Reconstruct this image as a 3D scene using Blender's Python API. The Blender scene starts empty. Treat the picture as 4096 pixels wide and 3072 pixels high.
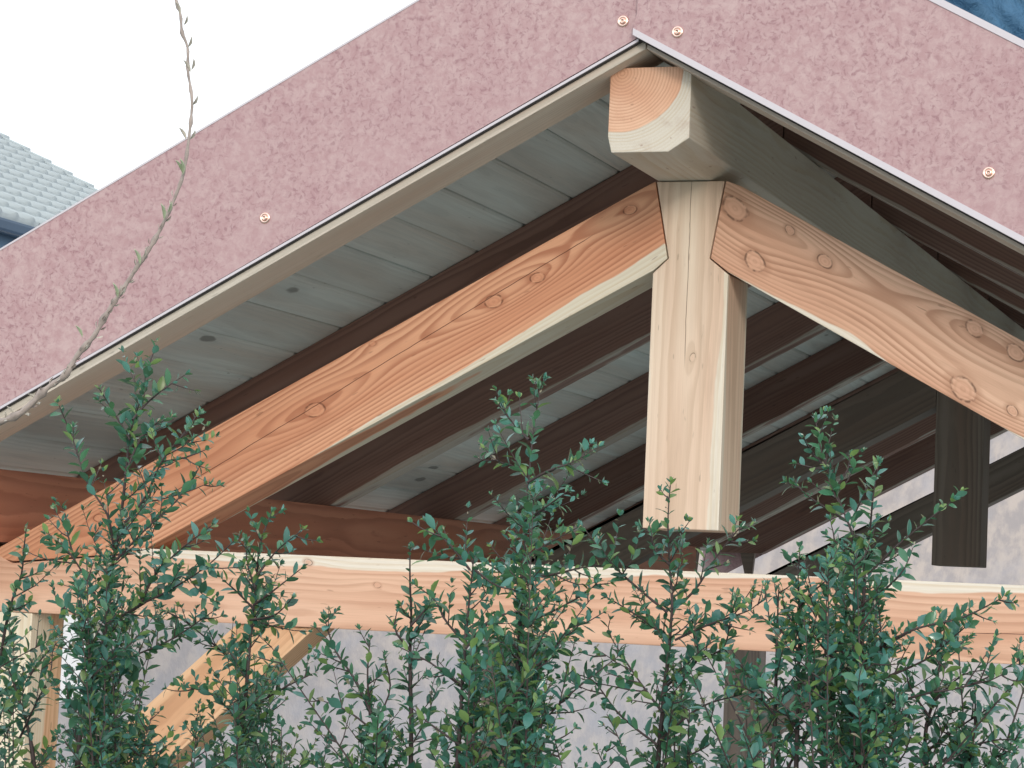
import bpy, bmesh, math, random
import numpy as np
from mathutils import Vector, Matrix
random.seed(7); rng = np.random.default_rng(7)
C = bpy.context.scene.collection
R = math.radians
Z0 = 3.3                                    # height of the ridge beam's top above the ground
F_PX = 9918.5
YAW, PITCH, ROLL = R(19.80), R(4.638), R(2.579)
CAM = Vector((1.343, -4.425, Z0-0.9875))
# ---------------------------------------------------------------- camera
fw = Vector((-math.sin(YAW)*math.cos(PITCH), math.cos(YAW)*math.cos(PITCH), math.sin(PITCH)))
rt = Vector((math.cos(YAW), math.sin(YAW), 0)); up = rt.cross(fw)
rt, up = rt*math.cos(ROLL)+up*math.sin(ROLL), -rt*math.sin(ROLL)+up*math.cos(ROLL)
cd = bpy.data.cameras.new('camera'); cam = bpy.data.objects.new('camera', cd); C.objects.link(cam)
cd.sensor_width = 36; cd.lens = 36*F_PX/4096; cd.clip_start = 0.05; cd.clip_end = 3000
m = Matrix((rt, up, -fw)).transposed().to_4x4(); m.translation = CAM
cam.matrix_world = m
bpy.context.scene.camera = cam
# ---------------------------------------------------------------- sky, sun, exposure
SUN_EL, SUN_AZ = R(17), R(25)               # azimuth from -Y towards +X
w = bpy.data.worlds.new('World'); bpy.context.scene.world = w; w.use_nodes = True
nt = w.node_tree; nt.nodes.clear()
sky = nt.nodes.new('ShaderNodeTexSky'); sky.sky_type = 'NISHITA'; sky.sun_disc = False
sky.sun_elevation = SUN_EL; sky.sun_rotation = math.pi-SUN_AZ
sky.dust_density = 4.0; sky.air_density = 1.0; sky.altitude = 300
mx = nt.nodes.new('ShaderNodeMix'); mx.data_type = 'RGBA'; mx.inputs[0].default_value = 0.80
mx.inputs[7].default_value = (14.6, 15.0, 15.3, 1)
bg = nt.nodes.new('ShaderNodeBackground'); bg.inputs[1].default_value = 0.10
ou = nt.nodes.new('ShaderNodeOutputWorld')
nt.links.new(sky.outputs[0], mx.inputs[6]); nt.links.new(mx.outputs[2], bg.inputs[0]); nt.links.new(bg.outputs[0], ou.inputs[0])
sd = bpy.data.lights.new('sun', 'SUN'); sd.energy = 1.15; sd.angle = R(12); sd.color = (1.0, 0.90, 0.78)
sun = bpy.data.objects.new('sun', sd); C.objects.link(sun)
tosun = Vector((math.sin(SUN_AZ)*math.cos(SUN_EL), -math.cos(SUN_AZ)*math.cos(SUN_EL), math.sin(SUN_EL)))
sun.rotation_euler = tosun.to_track_quat('Z', 'Y').to_euler(); sun.location = (6, -12, 9)
vs = bpy.context.scene.view_settings
vs.view_transform = 'Standard'; vs.look = 'None'; vs.exposure = 0.12; vs.gamma = 1; vs.use_curve_mapping = False
bpy.context.scene.cycles.max_bounces = 6; bpy.context.scene.cycles.use_denoising = True

def at(px, py, Y=None, D=None):
    """the point of the place that stands at depth plane Y (or D metres off) in direction (px, py) of the 4096 x 3072 photograph"""
    d = fw+rt*((px-2048)/F_PX)-up*((py-1536)/F_PX)
    t = D if D is not None else (Y-CAM.y)/d.y
    return CAM+d*t

# ---------------------------------------------------------------- node maths
class N:
    def __init__(s, mat):
        s.t = mat.node_tree
    def new(s, k): return s.t.nodes.new(k)
    def put(s, sock, v):
        if isinstance(v, S): s.t.links.new(v.o, sock)
        else: sock.default_value = v
    def m(s, op, a, b=0.0, c=0.0, clamp=False):
        n = s.new('ShaderNodeMath'); n.operation = op; n.use_clamp = clamp
        s.put(n.inputs[0], a); s.put(n.inputs[1], b); s.put(n.inputs[2], c)
        return S(s, n.outputs[0])
    def comb(s, x, y, z):
        n = s.new('ShaderNodeCombineXYZ'); s.put(n.inputs[0], x); s.put(n.inputs[1], y); s.put(n.inputs[2], z); return S(s, n.outputs[0])
    def coords(s, kind='Object'):
        n = s.new('ShaderNodeTexCoord'); p = s.new('ShaderNodeSeparateXYZ'); s.t.links.new(n.outputs[kind], p.inputs[0])
        return [S(s, p.outputs[i]) for i in range(3)]
    def noise(s, vec, scale=1.0, detail=2.0, rough=0.5, col=False, dist=0.0):
        n = s.new('ShaderNodeTexNoise'); s.put(n.inputs['Vector'], vec); n.inputs['Scale'].default_value = scale
        n.inputs['Detail'].default_value = detail; n.inputs['Roughness'].default_value = rough; n.inputs['Distortion'].default_value = dist
        return S(s, n.outputs[1 if col else 0])
    def vor(s, vec, scale=1.0, feature='F1'):
        n = s.new('ShaderNodeTexVoronoi'); n.feature = feature; s.put(n.inputs['Vector'], vec); n.inputs['Scale'].default_value = scale
        return S(s, n.outputs['Distance'])
    def smooth(s, v, a, b):
        n = s.new('ShaderNodeMapRange'); n.interpolation_type = 'SMOOTHSTEP'
        s.put(n.inputs[0], v); s.put(n.inputs[1], a); s.put(n.inputs[2], b); return S(s, n.outputs[0])
    def mix(s, f, a, b, blend='MIX'):
        n = s.new('ShaderNodeMix'); n.data_type = 'RGBA'; n.blend_type = blend
        s.put(n.inputs[0], f)
        for i, c in ((6, a), (7, b)):
            if isinstance(c, S): s.t.links.new(c.o, n.inputs[i])
            else: n.inputs[i].default_value = (*c, 1) if len(c) == 3 else c
        return S(s, n.outputs[2])
    def objrand(s):
        n = s.new('ShaderNodeObjectInfo'); return S(s, n.outputs['Random'])
class S:
    def __init__(s, n, o): s.n = n; s.o = o
    def __add__(s, b): return s.n.m('ADD', s, b)
    __radd__ = __add__
    def __sub__(s, b): return s.n.m('SUBTRACT', s, b)
    def __rsub__(s, b): return s.n.m('SUBTRACT', b, s)
    def __mul__(s, b): return s.n.m('MULTIPLY', s, b)
    __rmul__ = __mul__
    def __truediv__(s, b): return s.n.m('DIVIDE', s, b)
    def abs(s): return s.n.m('ABSOLUTE', s)
def new_mat(name):
    mt = bpy.data.materials.new(name); mt.use_nodes = True
    n = N(mt); b = mt.node_tree.nodes['Principled BSDF']
    return mt, n, b
def bump(n, b, h, strength=0.3, dist=0.002):
    bn = n.new('ShaderNodeBump'); bn.inputs['Strength'].default_value = strength; bn.inputs['Distance'].default_value = dist
    n.put(bn.inputs['Height'], h); n.t.links.new(bn.outputs[0], b.inputs['Normal'])
def simple(name, col, rough=0.6, metal=0.0, var=0.12, scale=8.0, spec=0.5):
    mt, n, b = new_mat(name); x, y, z = n.coords()
    k = n.noise(n.comb(x, y, z), scale, 4, 0.6)
    c = n.mix(k, tuple(v*(1-var) for v in col), tuple(min(1, v*(1+var)) for v in col))
    n.put(b.inputs['Base Color'], c); b.inputs['Roughness'].default_value = rough; b.inputs['Metallic'].default_value = metal
    b.inputs['Specular IOR Level'].default_value = spec
    bump(n, b, k, 0.25, 0.003)
    return mt

def wood(name, pith=(0.06, 0.02), sap=None, knots=(), cracks=(), light=(0.62, 0.37, 0.25), dark=(0.43, 0.19, 0.115),
         sapc=(0.72, 0.67, 0.55), ring=0.0075, wav=0.012, seed=0.0, tilt=0.0, vary=False, rough=0.62, grain=1.0, spots=False):
    """solid ring texture: local x runs along the timber, pith = (y, z) of its growth centre, knots = (x, z, radius)"""
    mt, n, b = new_mat(name); x, y, z = n.coords()
    off = n.objrand()*37.0 if vary else seed
    xs = x+off
    w1 = n.noise(n.comb(xs*1.6, y*4.0, z*4.0), 1.0, 2.0, 0.5)-0.5
    w2 = n.noise(n.comb(xs*1.3+9.1, y*5.0, z*5.0), 1.0, 1.0, 0.5)-0.5
    w3 = n.noise(n.comb(xs*14.0, y*30.0, z*60.0), 1.0, 2.0, 0.5)-0.5
    dy = y-pith[0]+w1*(wav*2); dz = z-pith[1]+w2*(wav*2.6)
    if tilt: dz = dz+x*tilt
    r = n.m('SQRT', dy*dy+dz*dz)+w3*0.0022
    kd = None; kring = None
    for kx, kz, kr in knots:
        ex = (x-kx)*0.72+(z-kz)*0.25; ez = z-kz
        d2 = ex*ex+ez*ez
        a = n.m('EXPONENT', (ex*ex*0.16+ez*ez)*(-1.0/(kr*2.6)**2))
        r = r-a*(kr*1.25)
        wob = 1.0+(n.noise(n.comb(x*45.0, kx*50.0, z*45.0), 1.0, 1.0, 0.5)-0.5)*0.3
        d = n.m('SQRT', d2)*wob/kr
        kd = d if kd is None else n.m('MINIMUM', kd, d)
    rr = r/ring
    f = n.m('FRACT', rr)
    band = n.smooth(f, 0.20, 0.84)*(1.0-n.smooth(f, 0.88, 1.0))
    stren = n.noise(n.comb(xs*2.0, rr*0.45, 3.0), 1.0, 2.0, 0.6)
    band = band*(0.35+0.65*n.smooth(stren, 0.3, 0.62))
    fib = n.noise(n.comb(xs*9.0, y*420.0, z*420.0), 1.0, 2.0, 0.6)
    broad = n.noise(n.comb(xs*1.1, y*9.0, z*14.0), 1.0, 2.0, 0.5)
    lt = n.mix(n.smooth(broad, 0.25, 0.75), tuple(v*1.13 for v in light), tuple(v*p for v, p in zip(light, (0.95, 0.80, 0.74))))
    col = n.mix(band*(0.80*grain), lt, dark)
    if sap is not None:
        ns = n.noise(n.comb(xs*4.0, y*6.0, z*6.0), 1.0, 3.0, 0.6)-0.5
        sm = n.smooth(r+ns*0.024, sap-0.0015, sap+0.0015)
        sc2 = n.mix(band*0.5, sapc, tuple(v*p for v, p in zip(sapc, (0.83, 0.72, 0.58))))
        col = n.mix(sm, col, sc2)
    dirt = n.noise(n.comb(xs*2.2, y*16.0, z*22.0), 1.0, 5.0, 0.7)
    col = n.mix(n.smooth(dirt, 0.52, 0.78)*0.30, col, tuple(v*0.62 for v in dark))
    speck = n.noise(n.comb(xs*25.0, y*90.0, z*140.0), 1.0, 1.0, 0.5)
    col = n.mix(n.smooth(speck, 0.72, 0.80)*0.45, col, tuple(v*0.5 for v in dark))
    col = n.mix((fib-0.35)*0.35, col, (0.30, 0.17, 0.11))
    if vary:
        col = n.mix(n.m('FRACT', n.objrand()*13.7)*0.38, col, tuple(v*0.55 for v in light))
    h = band*-0.35+fib*0.4
    if spots:
        sp = n.vor(n.comb(xs*2.6, n.objrand()*50.0, z*7.0+y*7.0), 1.0)
        sp = sp+(n.noise(n.comb(xs*30.0, y*60.0, z*60.0), 1.0, 1.0)-0.5)*0.05
        col = n.mix((1.0-n.smooth(sp, 0.08, 0.115))*0.8, col, (0.10, 0.085, 0.075))
        col = n.mix((1.0-n.smooth(sp, 0.10, 0.30))*0.3, col, dark)
    if kd is not None:
        kr_ = n.smooth(n.m('SINE', kd*13.0+w3*6.0), -0.6, 1.2)
        kc = n.mix(kr_*0.32, tuple(v*p for v, p in zip(light, (0.97, 0.84, 0.80))), tuple(v*1.02 for v in dark))
        halo = n.smooth(kd, 0.9, 1.0)*(1.0-n.smooth(kd, 1.0, 1.9))
        col = n.mix(halo*0.5, col, dark)
        kn = n.noise(n.comb(x*60.0, 4.0, z*60.0), 1.0, 2.0, 0.5)
        rim = n.smooth(kd, 0.78, 0.95)*(1.0-n.smooth(kd, 0.98, 1.15))*n.smooth(kn, 0.38, 0.60)
        col = n.mix((1.0-n.smooth(kd, 0.55, 1.05))*0.75, col, kc)
        col = n.mix(rim*0.8, col, tuple(v*0.32 for v in dark))
        h = h-rim*1.0
    for x0, x1, zc, wd, sl in cracks:
        cz = (z-zc-(x-x0)*sl+(n.noise(n.comb(xs*6.0, 0.0, 0.0), 1.0, 3.0, 0.6)-0.5)*0.008).abs()
        lm = (1.0-n.smooth(cz, wd*0.5, wd))*n.smooth(x, x0, x0+0.05)*(1.0-n.smooth(x, x1-0.05, x1))
        col = n.mix(lm*0.85, col, (0.10, 0.04, 0.025)); h = h-lm*3.0
    n.put(b.inputs['Base Color'], col); b.inputs['Roughness'].default_value = rough
    b.inputs['Specular IOR Level'].default_value = 0.3
    bump(n, b, h, 0.35, 0.0012)
    return mt

# ---------------------------------------------------------------- object helpers
def link(name, me, parent=None, mats=(), mw=None):
    o = bpy.data.objects.new(name, me); C.objects.link(o)
    for mt in mats: me.materials.append(mt)
    if mw is not None: o.matrix_world = mw
    if parent is not None:
        o.parent = parent; o.matrix_parent_inverse = parent.matrix_world.inverted()
    return o
def tag(o, label=None, cat=None, group=None, kind=None):
    for k, v in (('label', label), ('category', cat), ('group', group), ('kind', kind)):
        if v: o[k] = v
    return o
def empty(name, loc, label, cat, group=None):
    o = bpy.data.objects.new(name, None); C.objects.link(o); o.location = loc; o.empty_display_size = 0.2
    o.matrix_world = Matrix.Translation(loc)
    return tag(o, label, cat, group)
def prism(name, poly, y0, y1, mats, parent=None, ang=0.0, org=None, bev=0.0025, zoff=Z0, rough_edge=0.0):
    """extrude the outline poly (X, Z) from y0 to y1; local x runs along the direction ang so that the grain follows the timber"""
    if org is None: org = (sum(p[0] for p in poly)/len(poly), sum(p[1] for p in poly)/len(poly))
    c, s = math.cos(ang), math.sin(ang)
    ym = (y0+y1)/2
    loc = [((X-org[0])*c+(Zv-org[1])*s, -(X-org[0])*s+(Zv-org[1])*c) for X, Zv in poly]
    bm = bmesh.new()
    a = [bm.verts.new((p[0], y0-ym, p[1])) for p in loc]; b = [bm.verts.new((p[0], y1-ym, p[1])) for p in loc]
    bm.faces.new(a); bm.faces.new(b[::-1])
    for i in range(len(a)): bm.faces.new((a[i], b[i], b[(i+1) % len(a)], a[(i+1) % len(a)]))
    bmesh.ops.recalc_face_normals(bm, faces=bm.faces)
    if bev: bmesh.ops.bevel(bm, geom=list(bm.edges), offset=bev, segments=2, affect='EDGES', profile=0.6, clamp_overlap=True)
    me = bpy.data.meshes.new(name); bm.to_mesh(me); bm.free()
    M = Matrix.Translation((org[0], ym, org[1]+zoff)) @ Matrix.Rotation(-ang, 4, 'Y')
    return link(name, me, parent, mats, M)
def along_y(name, poly, y0, y1, mats, parent=None, bev=0.0025, zoff=Z0, ang=0.0):
    """a timber whose section poly (X, Z) runs in Y: local x = world Y, local y = -X, so grain follows it"""
    cx = sum(p[0] for p in poly)/len(poly); cz = sum(p[1] for p in poly)/len(poly); L = (y1-y0)/2
    c, s = math.cos(ang), math.sin(ang)
    bm = bmesh.new()
    q = [(-((X-cx)*c+(Zv-cz)*s), -(X-cx)*s+(Zv-cz)*c) for X, Zv in poly]
    a = [bm.verts.new((-L, p[0], p[1])) for p in q]; b = [bm.verts.new((L, p[0], p[1])) for p in q]
    bm.faces.new(a); bm.faces.new(b[::-1])
    for i in range(len(a)): bm.faces.new((a[i], b[i], b[(i+1) % len(a)], a[(i+1) % len(a)]))
    bmesh.ops.recalc_face_normals(bm, faces=bm.faces)
    if bev: bmesh.ops.bevel(bm, geom=list(bm.edges), offset=bev, segments=2, affect='EDGES', profile=0.6, clamp_overlap=True)
    me = bpy.data.meshes.new(name); bm.to_mesh(me); bm.free()
    M = Matrix.Translation((cx, (y0+y1)/2, cz+zoff)) @ Matrix.Rotation(-ang, 4, 'Y') @ Matrix.Rotation(math.pi/2, 4, 'Z')
    return link(name, me, parent, mats, M)
def upright(name, x0, x1, y0, y1, z0, z1, mats, parent=None, bev=0.003):
    return prism(name, [(x0, z0), (x1, z0), (x1, z1), (x0, z1)], y0, y1, mats, parent, ang=math.pi/2, bev=bev)
def mesh_np(name, v, f, parent=None, mats=(), midx=None, smooth=False):
    me = bpy.data.meshes.new(name); me.from_pydata(v.tolist() if hasattr(v, 'tolist') else v, [], f.tolist() if hasattr(f, 'tolist') else f)
    if smooth: me.polygons.foreach_set('use_smooth', [True]*len(me.polygons))
    o = link(name, me, parent, mats)
    if midx is not None: me.polygons.foreach_set('material_index', midx)
    return o

# ================================================================ SETTING
def hill_z(x, y):
    d = math.hypot(x, y-0.0)
    t = min(1, max(0, (d-17)/207.0))
    return 24.5*t**0.85*(0.93+0.07*math.sin(x*0.021+1.0)+0.05*math.sin(x*0.05+y*0.02))
gm, n, b = new_mat('grass and gravel ground'); x, y, z = n.coords()
k = n.noise(n.comb(x, y, z), 0.9, 6, 0.65); k2 = n.noise(n.comb(x, y, z), 14.0, 4, 0.7)
c = n.mix(n.smooth(k, 0.4, 0.6), (0.23, 0.245, 0.25), (0.14, 0.17, 0.12)); c = n.mix(k2*0.5, c, (0.29, 0.30, 0.315))
n.put(b.inputs['Base Color'], c); b.inputs['Roughness'].default_value = 0.95; bump(n, b, k2, 0.6, 0.03)
v = [(-1500, -1500, -0.02), (1500, -1500, -0.02), (1500, 1500, -0.02), (-1500, 1500, -0.02)]
g = mesh_np('ground', v, [(0, 1, 2, 3)], None, [gm]); g['kind'] = 'structure'
hm, n, b = new_mat('bare woodland hillside'); x, y, z = n.coords()
an = n.m('ARCTAN2', x, y); dd = n.m('SQRT', x*x+y*y)
st = n.noise(n.comb(an*330.0, dd*0.10, 0.0), 1.0, 4, 0.6)
st2 = n.noise(n.comb(an*40.0, (z-2.3)/dd*40.0, 3.0), 1.0, 3, 0.55)
st3 = n.noise(n.comb(an*500.0, (z-2.3)/dd*250.0, 5.0), 1.0, 3, 0.6)
mo = n.noise(n.comb(an*130.0, (z-2.3)/dd*85.0, 1.0), 1.0, 6, 0.62)
st = st*0.10+mo*0.90
c = n.mix(n.smooth(st, 0.40, 0.60), (0.315, 0.287, 0.283), (0.43, 0.375, 0.34))
c = n.mix(n.smooth(st2, 0.45, 0.68)*0.55, c, (0.31, 0.31, 0.345)); c = n.mix(n.smooth(st3, 0.5, 0.75)*0.15, c, (0.46, 0.405, 0.385))
c = n.mix((1.0-n.smooth(z, 0.0, 3.0))*0.5, c, (0.29, 0.31, 0.35))
n.put(b.inputs['Base Color'], c); b.inputs['Roughness'].default_value = 1.0; b.inputs['Specular IOR Level'].default_value = 0.05
bump(n, b, st, 0.2, 0.2)
vv, ff = [], []
nr, na = 60, 120
for i in range(nr):
    for j in range(na):
        a = R(-60+j*120/(na-1)); d = 17+ (i/(nr-1))**1.4*350
        xx, yy = -math.sin(a)*d, math.cos(a)*d
        vv.append((xx, yy, hill_z(xx, yy)+ (0.25*math.sin(xx*0.7)*math.cos(yy*0.6) if i else -0.02)))
for i in range(nr-1):
    for j in range(na-1):
        q = i*na+j; ff.append((q, q+na, q+na+1, q+1))
h = mesh_np('hillside', vv, ff, None, [hm], smooth=True); h['kind'] = 'structure'

# ================================================================ PAVILION
AL = R(28.4446); T = math.tan(AL); CA = math.cos(AL)
K = 0.3168; TR = [K, 3.594, 6.87]; Y1, SP = 1.066, 1.0174
HS = 0.2009; RB = 0.0436; HB = 0.1636
ZT, ZB, ZK, ZR1, ZR0 = -0.944, -1.0934, -0.862, -0.1217, -0.3053
YF = -0.048
pav = empty('timber_pavilion', (0, 3.5, 0), 'open timber pavilion of orange larch beams with mottled pink gable fascia boards', 'pavilion')

XL = {}
LH = (0.66, 0.37, 0.235); LD = (0.40, 0.15, 0.082)
RH = (0.72, 0.50, 0.375); RD = (0.42, 0.22, 0.14)
# local frames: left principal x runs up-right, right principal x runs down-right, both measured from the middle of each timber
m_left = wood('larch left principal rafter', pith=(-0.004, 0.030), sap=0.119, light=LH, dark=LD, sapc=(0.70, 0.67, 0.57), seed=3.1, tilt=-0.034, ring=0.0078, wav=0.018,
              knots=[(0.559, 0.023, 0.011), (0.454, 0.024, 0.014), (0.003, 0.006, 0.016), (0.793, 0.053, 0.010), (0.179, 0.071, 0.005), (-0.55, 0.03, 0.008)], cracks=[(-0.45, 0.72, -0.006, 0.0011, 0.045)])
m_right = wood('larch right principal rafter', pith=(-0.002, 0.024), sap=0.113, light=RH, dark=RD, sapc=(0.80, 0.76, 0.68), seed=21.3, tilt=0.006, ring=0.0082, wav=0.018,
               knots=[(-0.827, 0.036, 0.021), (-0.737, -0.036, 0.017), (-0.613, 0.031, 0.012), (-0.706, 0.051, 0.008), (-0.29, 0.057, 0.014), (-0.20, 0.055, 0.014), (-0.251, -0.054, 0.020), (-0.149, -0.044, 0.009), (0.25, 0.02, 0.02)])
m_king = wood('larch king post', pith=(0.0, 0.004), sap=0.107, light=(0.74, 0.65, 0.54), dark=(0.55, 0.41, 0.30), sapc=(0.78, 0.74, 0.65), seed=8.0, ring=0.0085, wav=0.010, grain=0.6,
              knots=[(-0.02, -0.012, 0.006)], cracks=[(-0.05, 0.36, 0.004, 0.0008, 0.0)])
m_tie = wood('larch tie beam', pith=(0.0, -0.045), sap=0.121, light=(0.69, 0.47, 0.35), dark=(0.47, 0.25, 0.165), sapc=(0.80, 0.76, 0.68), seed=14.0, ring=0.0095, wav=0.012, grain=0.7,
             knots=[(-0.797, 0.060, 0.0065), (-0.639, 0.019, 0.0055), (0.02, -0.007, 0.008), (0.298, 0.052, 0.012), (0.262, 0.019, 0.008), (-1.251, 0.047, 0.007)], cracks=[(-0.98, -0.80, -0.008, 0.0009, 0.02), (0.55, 0.85, -0.02, 0.0009, 0.02)])
m_ridge = wood('larch ridge beam', pith=(0.040, 0.082), sap=0.116, light=(0.68, 0.46, 0.33), dark=(0.46, 0.23, 0.15), sapc=(0.62, 0.595, 0.53), seed=5.5, grain=0.75, ring=0.0062, wav=0.009, tilt=0.0)
m_plate = wood('larch wall plate', pith=(0.09, 0.01), light=(0.47, 0.215, 0.14), dark=(0.32, 0.12, 0.075), seed=30.0, ring=0.008)
m_post = wood('larch corner post', pith=(0.08, 0.02), sap=0.125, light=(0.78, 0.58, 0.38), dark=(0.56, 0.32, 0.18), sapc=(0.80, 0.74, 0.60), seed=40.0)
m_brace = wood('larch knee brace', pith=(0.08, 0.02), light=(0.70, 0.48, 0.30), dark=(0.50, 0.27, 0.15), seed=50.0)
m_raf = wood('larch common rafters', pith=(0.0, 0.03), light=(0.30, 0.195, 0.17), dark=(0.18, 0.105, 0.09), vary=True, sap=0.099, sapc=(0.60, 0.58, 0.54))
m_rear = wood('shade-darkened larch rear trusses', pith=(0.07, 0.02), light=(0.25, 0.22, 0.195), dark=(0.15, 0.125, 0.108), vary=True)  # darker copy of the front larch, shadow under the roof put into the colour
m_verge = wood('pale spruce verge board', pith=(0.09, 0.05), light=(0.62, 0.605, 0.55), dark=(0.47, 0.45, 0.39), ring=0.006, vary=True, grain=0.6)
m_board = wood('cool grey spruce boards', pith=(0.012, 0.06), light=(0.80, 0.90, 0.91), dark=(0.52, 0.59, 0.60), ring=0.010, wav=0.02, vary=True, grain=0.35, spots=True)

m_dark = simple('dark joint gap', (0.02, 0.012, 0.01), 0.9)
# ridge beam with chamfered lower arrises
along_y('ridge_beam', [(-0.08, -0.030), (-0.08, -0.001), (0.08, -0.001), (0.08, -0.138), (0.040, -HB), (-0.072, -HB), (-0.08, -0.132)], 0.0, 7.25, [m_ridge], pav, bev=0.0025)

def line_z(c0, X): return c0-abs(X)*T
def principal(side, Y, mats, front):
    # outline in (X, Z); side -1 left, +1 right
    s = side
    if front:
        def P(px, py):
            q = at(px, py, Y); return (q.x, q.z-Z0)
        if s < 0: inner = [P(2669, 1034), P(2622, 722)]
        else: inner = [P(2842, 1032), P(2904, 716)]
        xa = inner[1][0]; xi = inner[0][0]
        shoulder = P(2613, 1070) if s < 0 else P(2914, 1070)
        heel = [(s*1.66, ZT-0.020), (s*1.66, line_z(ZR1, 1.66)+0.02), (s*1.60, line_z(ZR1, 1.60))]
        top = (xa, min(line_z(ZR1, xa), -HB-0.001)); top2 = (s*0.10, line_z(ZR1, 0.10))
        poly = [(shoulder[0], line_z(ZR0, shoulder[0])), (xi, inner[0][1]), top, top2] + [(s*1.57, line_z(ZR1, 1.57)), (s*1.50, ZT-0.040), (s*((ZR0-ZT+0.010)/T), ZT-0.010)]
    else:
        poly = [(s*0.079, line_z(ZR0, 0.079)), (s*0.079, line_z(ZR1, 0.079)-0.003), (s*0.10, line_z(ZR1, 0.10)), (s*1.60, line_z(ZR1, 1.60)), (s*1.535, ZT+0.001), (s*((ZR0-ZT)/T), ZT+0.001)]
    return prism('principal_rafter', poly, Y, Y+0.12, mats, pav, ang=(AL if s < 0 else -AL), org=(s*0.80, (ZR1+ZR0)/2-0.80*T), bev=0.0022)
for ti, Y in enumerate(TR):
    front = ti == 0
    for s in (-1, 1):
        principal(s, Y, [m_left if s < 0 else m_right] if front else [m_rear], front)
    if front:
        def P(px, py):
            q = at(px, py, Y); return (q.x, q.z-Z0)
        a, b2, c2, d2 = P(2675, 1036), P(2628, 722), P(2899, 716), P(2838, 1036)
        kp = [(-0.0745, ZK), (0.0815, ZK), (0.0815, line_z(ZR0, 0.0815)-0.004), (d2[0], d2[1]+0.001), (c2[0], -HB-0.002), (b2[0], -HB-0.002), (a[0], a[1]+0.001), (-0.0745, line_z(ZR0, 0.0745)-0.006)]
        prism('king_post', kp, Y-0.0015, Y+0.16, [m_king], pav, ang=math.pi/2, org=(0.003, -0.5), bev=0.0022)
    else:
        upright('king_post', -0.078, 0.078, Y, Y+0.14, ZK, -HB-0.002, [m_rear], pav)
    x1 = 1.80
    if front:
        xh = (ZR0-ZT+0.010)/T
        poly = [(-x1, ZB), (x1, ZB), (x1, ZT), (xh+0.004, ZT), (xh+0.004, ZT-0.022), (1.54, ZT-0.022), (1.56, ZT), (1.56, ZT-0.0001), (-1.56, ZT-0.0001), (-1.54, ZT-0.023), (-xh-0.004, ZT-0.023), (-xh-0.004, ZT)]
        poly = [(-x1, ZB), (x1, ZB), (x1, ZT), (1.595, ZT), (1.503, ZT-0.044), (xh+0.004, ZT-0.0135), (xh+0.004, ZT), (-xh-0.004, ZT), (-xh-0.004, ZT-0.0135), (-1.503, ZT-0.044), (-1.595, ZT), (-x1, ZT)]
        prism('tie_beam', poly, Y-0.001, Y+0.139, [m_tie], pav, org=(0, (ZT+ZB)/2), bev=0.0025)
    else:
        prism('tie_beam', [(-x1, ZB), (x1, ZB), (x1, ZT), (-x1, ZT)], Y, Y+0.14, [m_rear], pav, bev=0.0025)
    if front:
        for s in (-1, 1):
            xa, xb = s*(xh+0.01), s*1.49
            prism('heel_gap_shade', [(xa, ZT-0.0136), (xb, ZT-0.0433), (xb, ZT-0.0403), (xa, ZT-0.0106)], Y+0.006, Y+0.11, [m_dark], pav, bev=0)  # dark filler painting the shade inside the open heel joint
    for s in (-1, 1):
        xa, xb = sorted((s*1.446, s*1.606))
        upright('post', xa, xb, Y+0.001, Y+0.141, -Z0, ZB-0.001, [m_post if front else m_rear], pav)
        if ti != 1: prism('knee_brace', [(s*0.78, ZB-0.001), (s*0.96, ZB-0.001), (s*1.445, ZB-0.44), (s*1.445, ZB-0.615)], Y+0.012, Y+0.122, [m_brace if front else m_rear], pav, ang=(math.pi/4 if s < 0 else -math.pi/4), bev=0.002)
# wall plates
along_y('wall_plate', [(-1.666, -0.9435), (-1.526, -0.9435), (-1.526, -0.785), (-1.666, -0.785)], -0.02, 6.0, [m_plate], pav)
along_y('wall_plate', [(1.526, -0.9435), (1.666, -0.9435), (1.666, -0.785), (1.526, -0.785)], -0.02, 7.2, [m_plate], pav)
for Y, w_ in ((6.03, 0.05), (7.05, 0.03)):
    prism('packing_block', [(-1.562, -0.943), (-1.545, -0.943), (-1.53, -0.785), (-1.60, -0.785)], Y, Y+w_, [m_rear], pav)
# common rafters
for i in range(7):
    Y = Y1+i*SP
    for s in (-1, 1):
        g_ = 0.0015
        p = [(s*g_, RB), (s*g_, HS-0.001), (s*1.80, line_z(HS-0.001, 1.80)), (s*1.80, -0.783), (s*1.528, -0.783)]
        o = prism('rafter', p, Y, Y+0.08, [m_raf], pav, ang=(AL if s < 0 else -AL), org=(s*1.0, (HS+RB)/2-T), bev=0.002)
# verge boards behind the fascia, front and rear
VB = 0.026
for Y, yy in ((YF+0.0125, 0.085),):
    for s in (-1, 1):
        p = [(s*0.001, VB), (s*0.001, HS-0.001), (s*1.82, line_z(HS-0.001, 1.82)), (s*1.82, line_z(VB, 1.82))]
        prism('verge_rafter', p, Y, yy, [m_verge], pav, ang=(AL if s < 0 else -AL), org=(s*1.0, (HS+VB)/2-T), bev=0.002)
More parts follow.
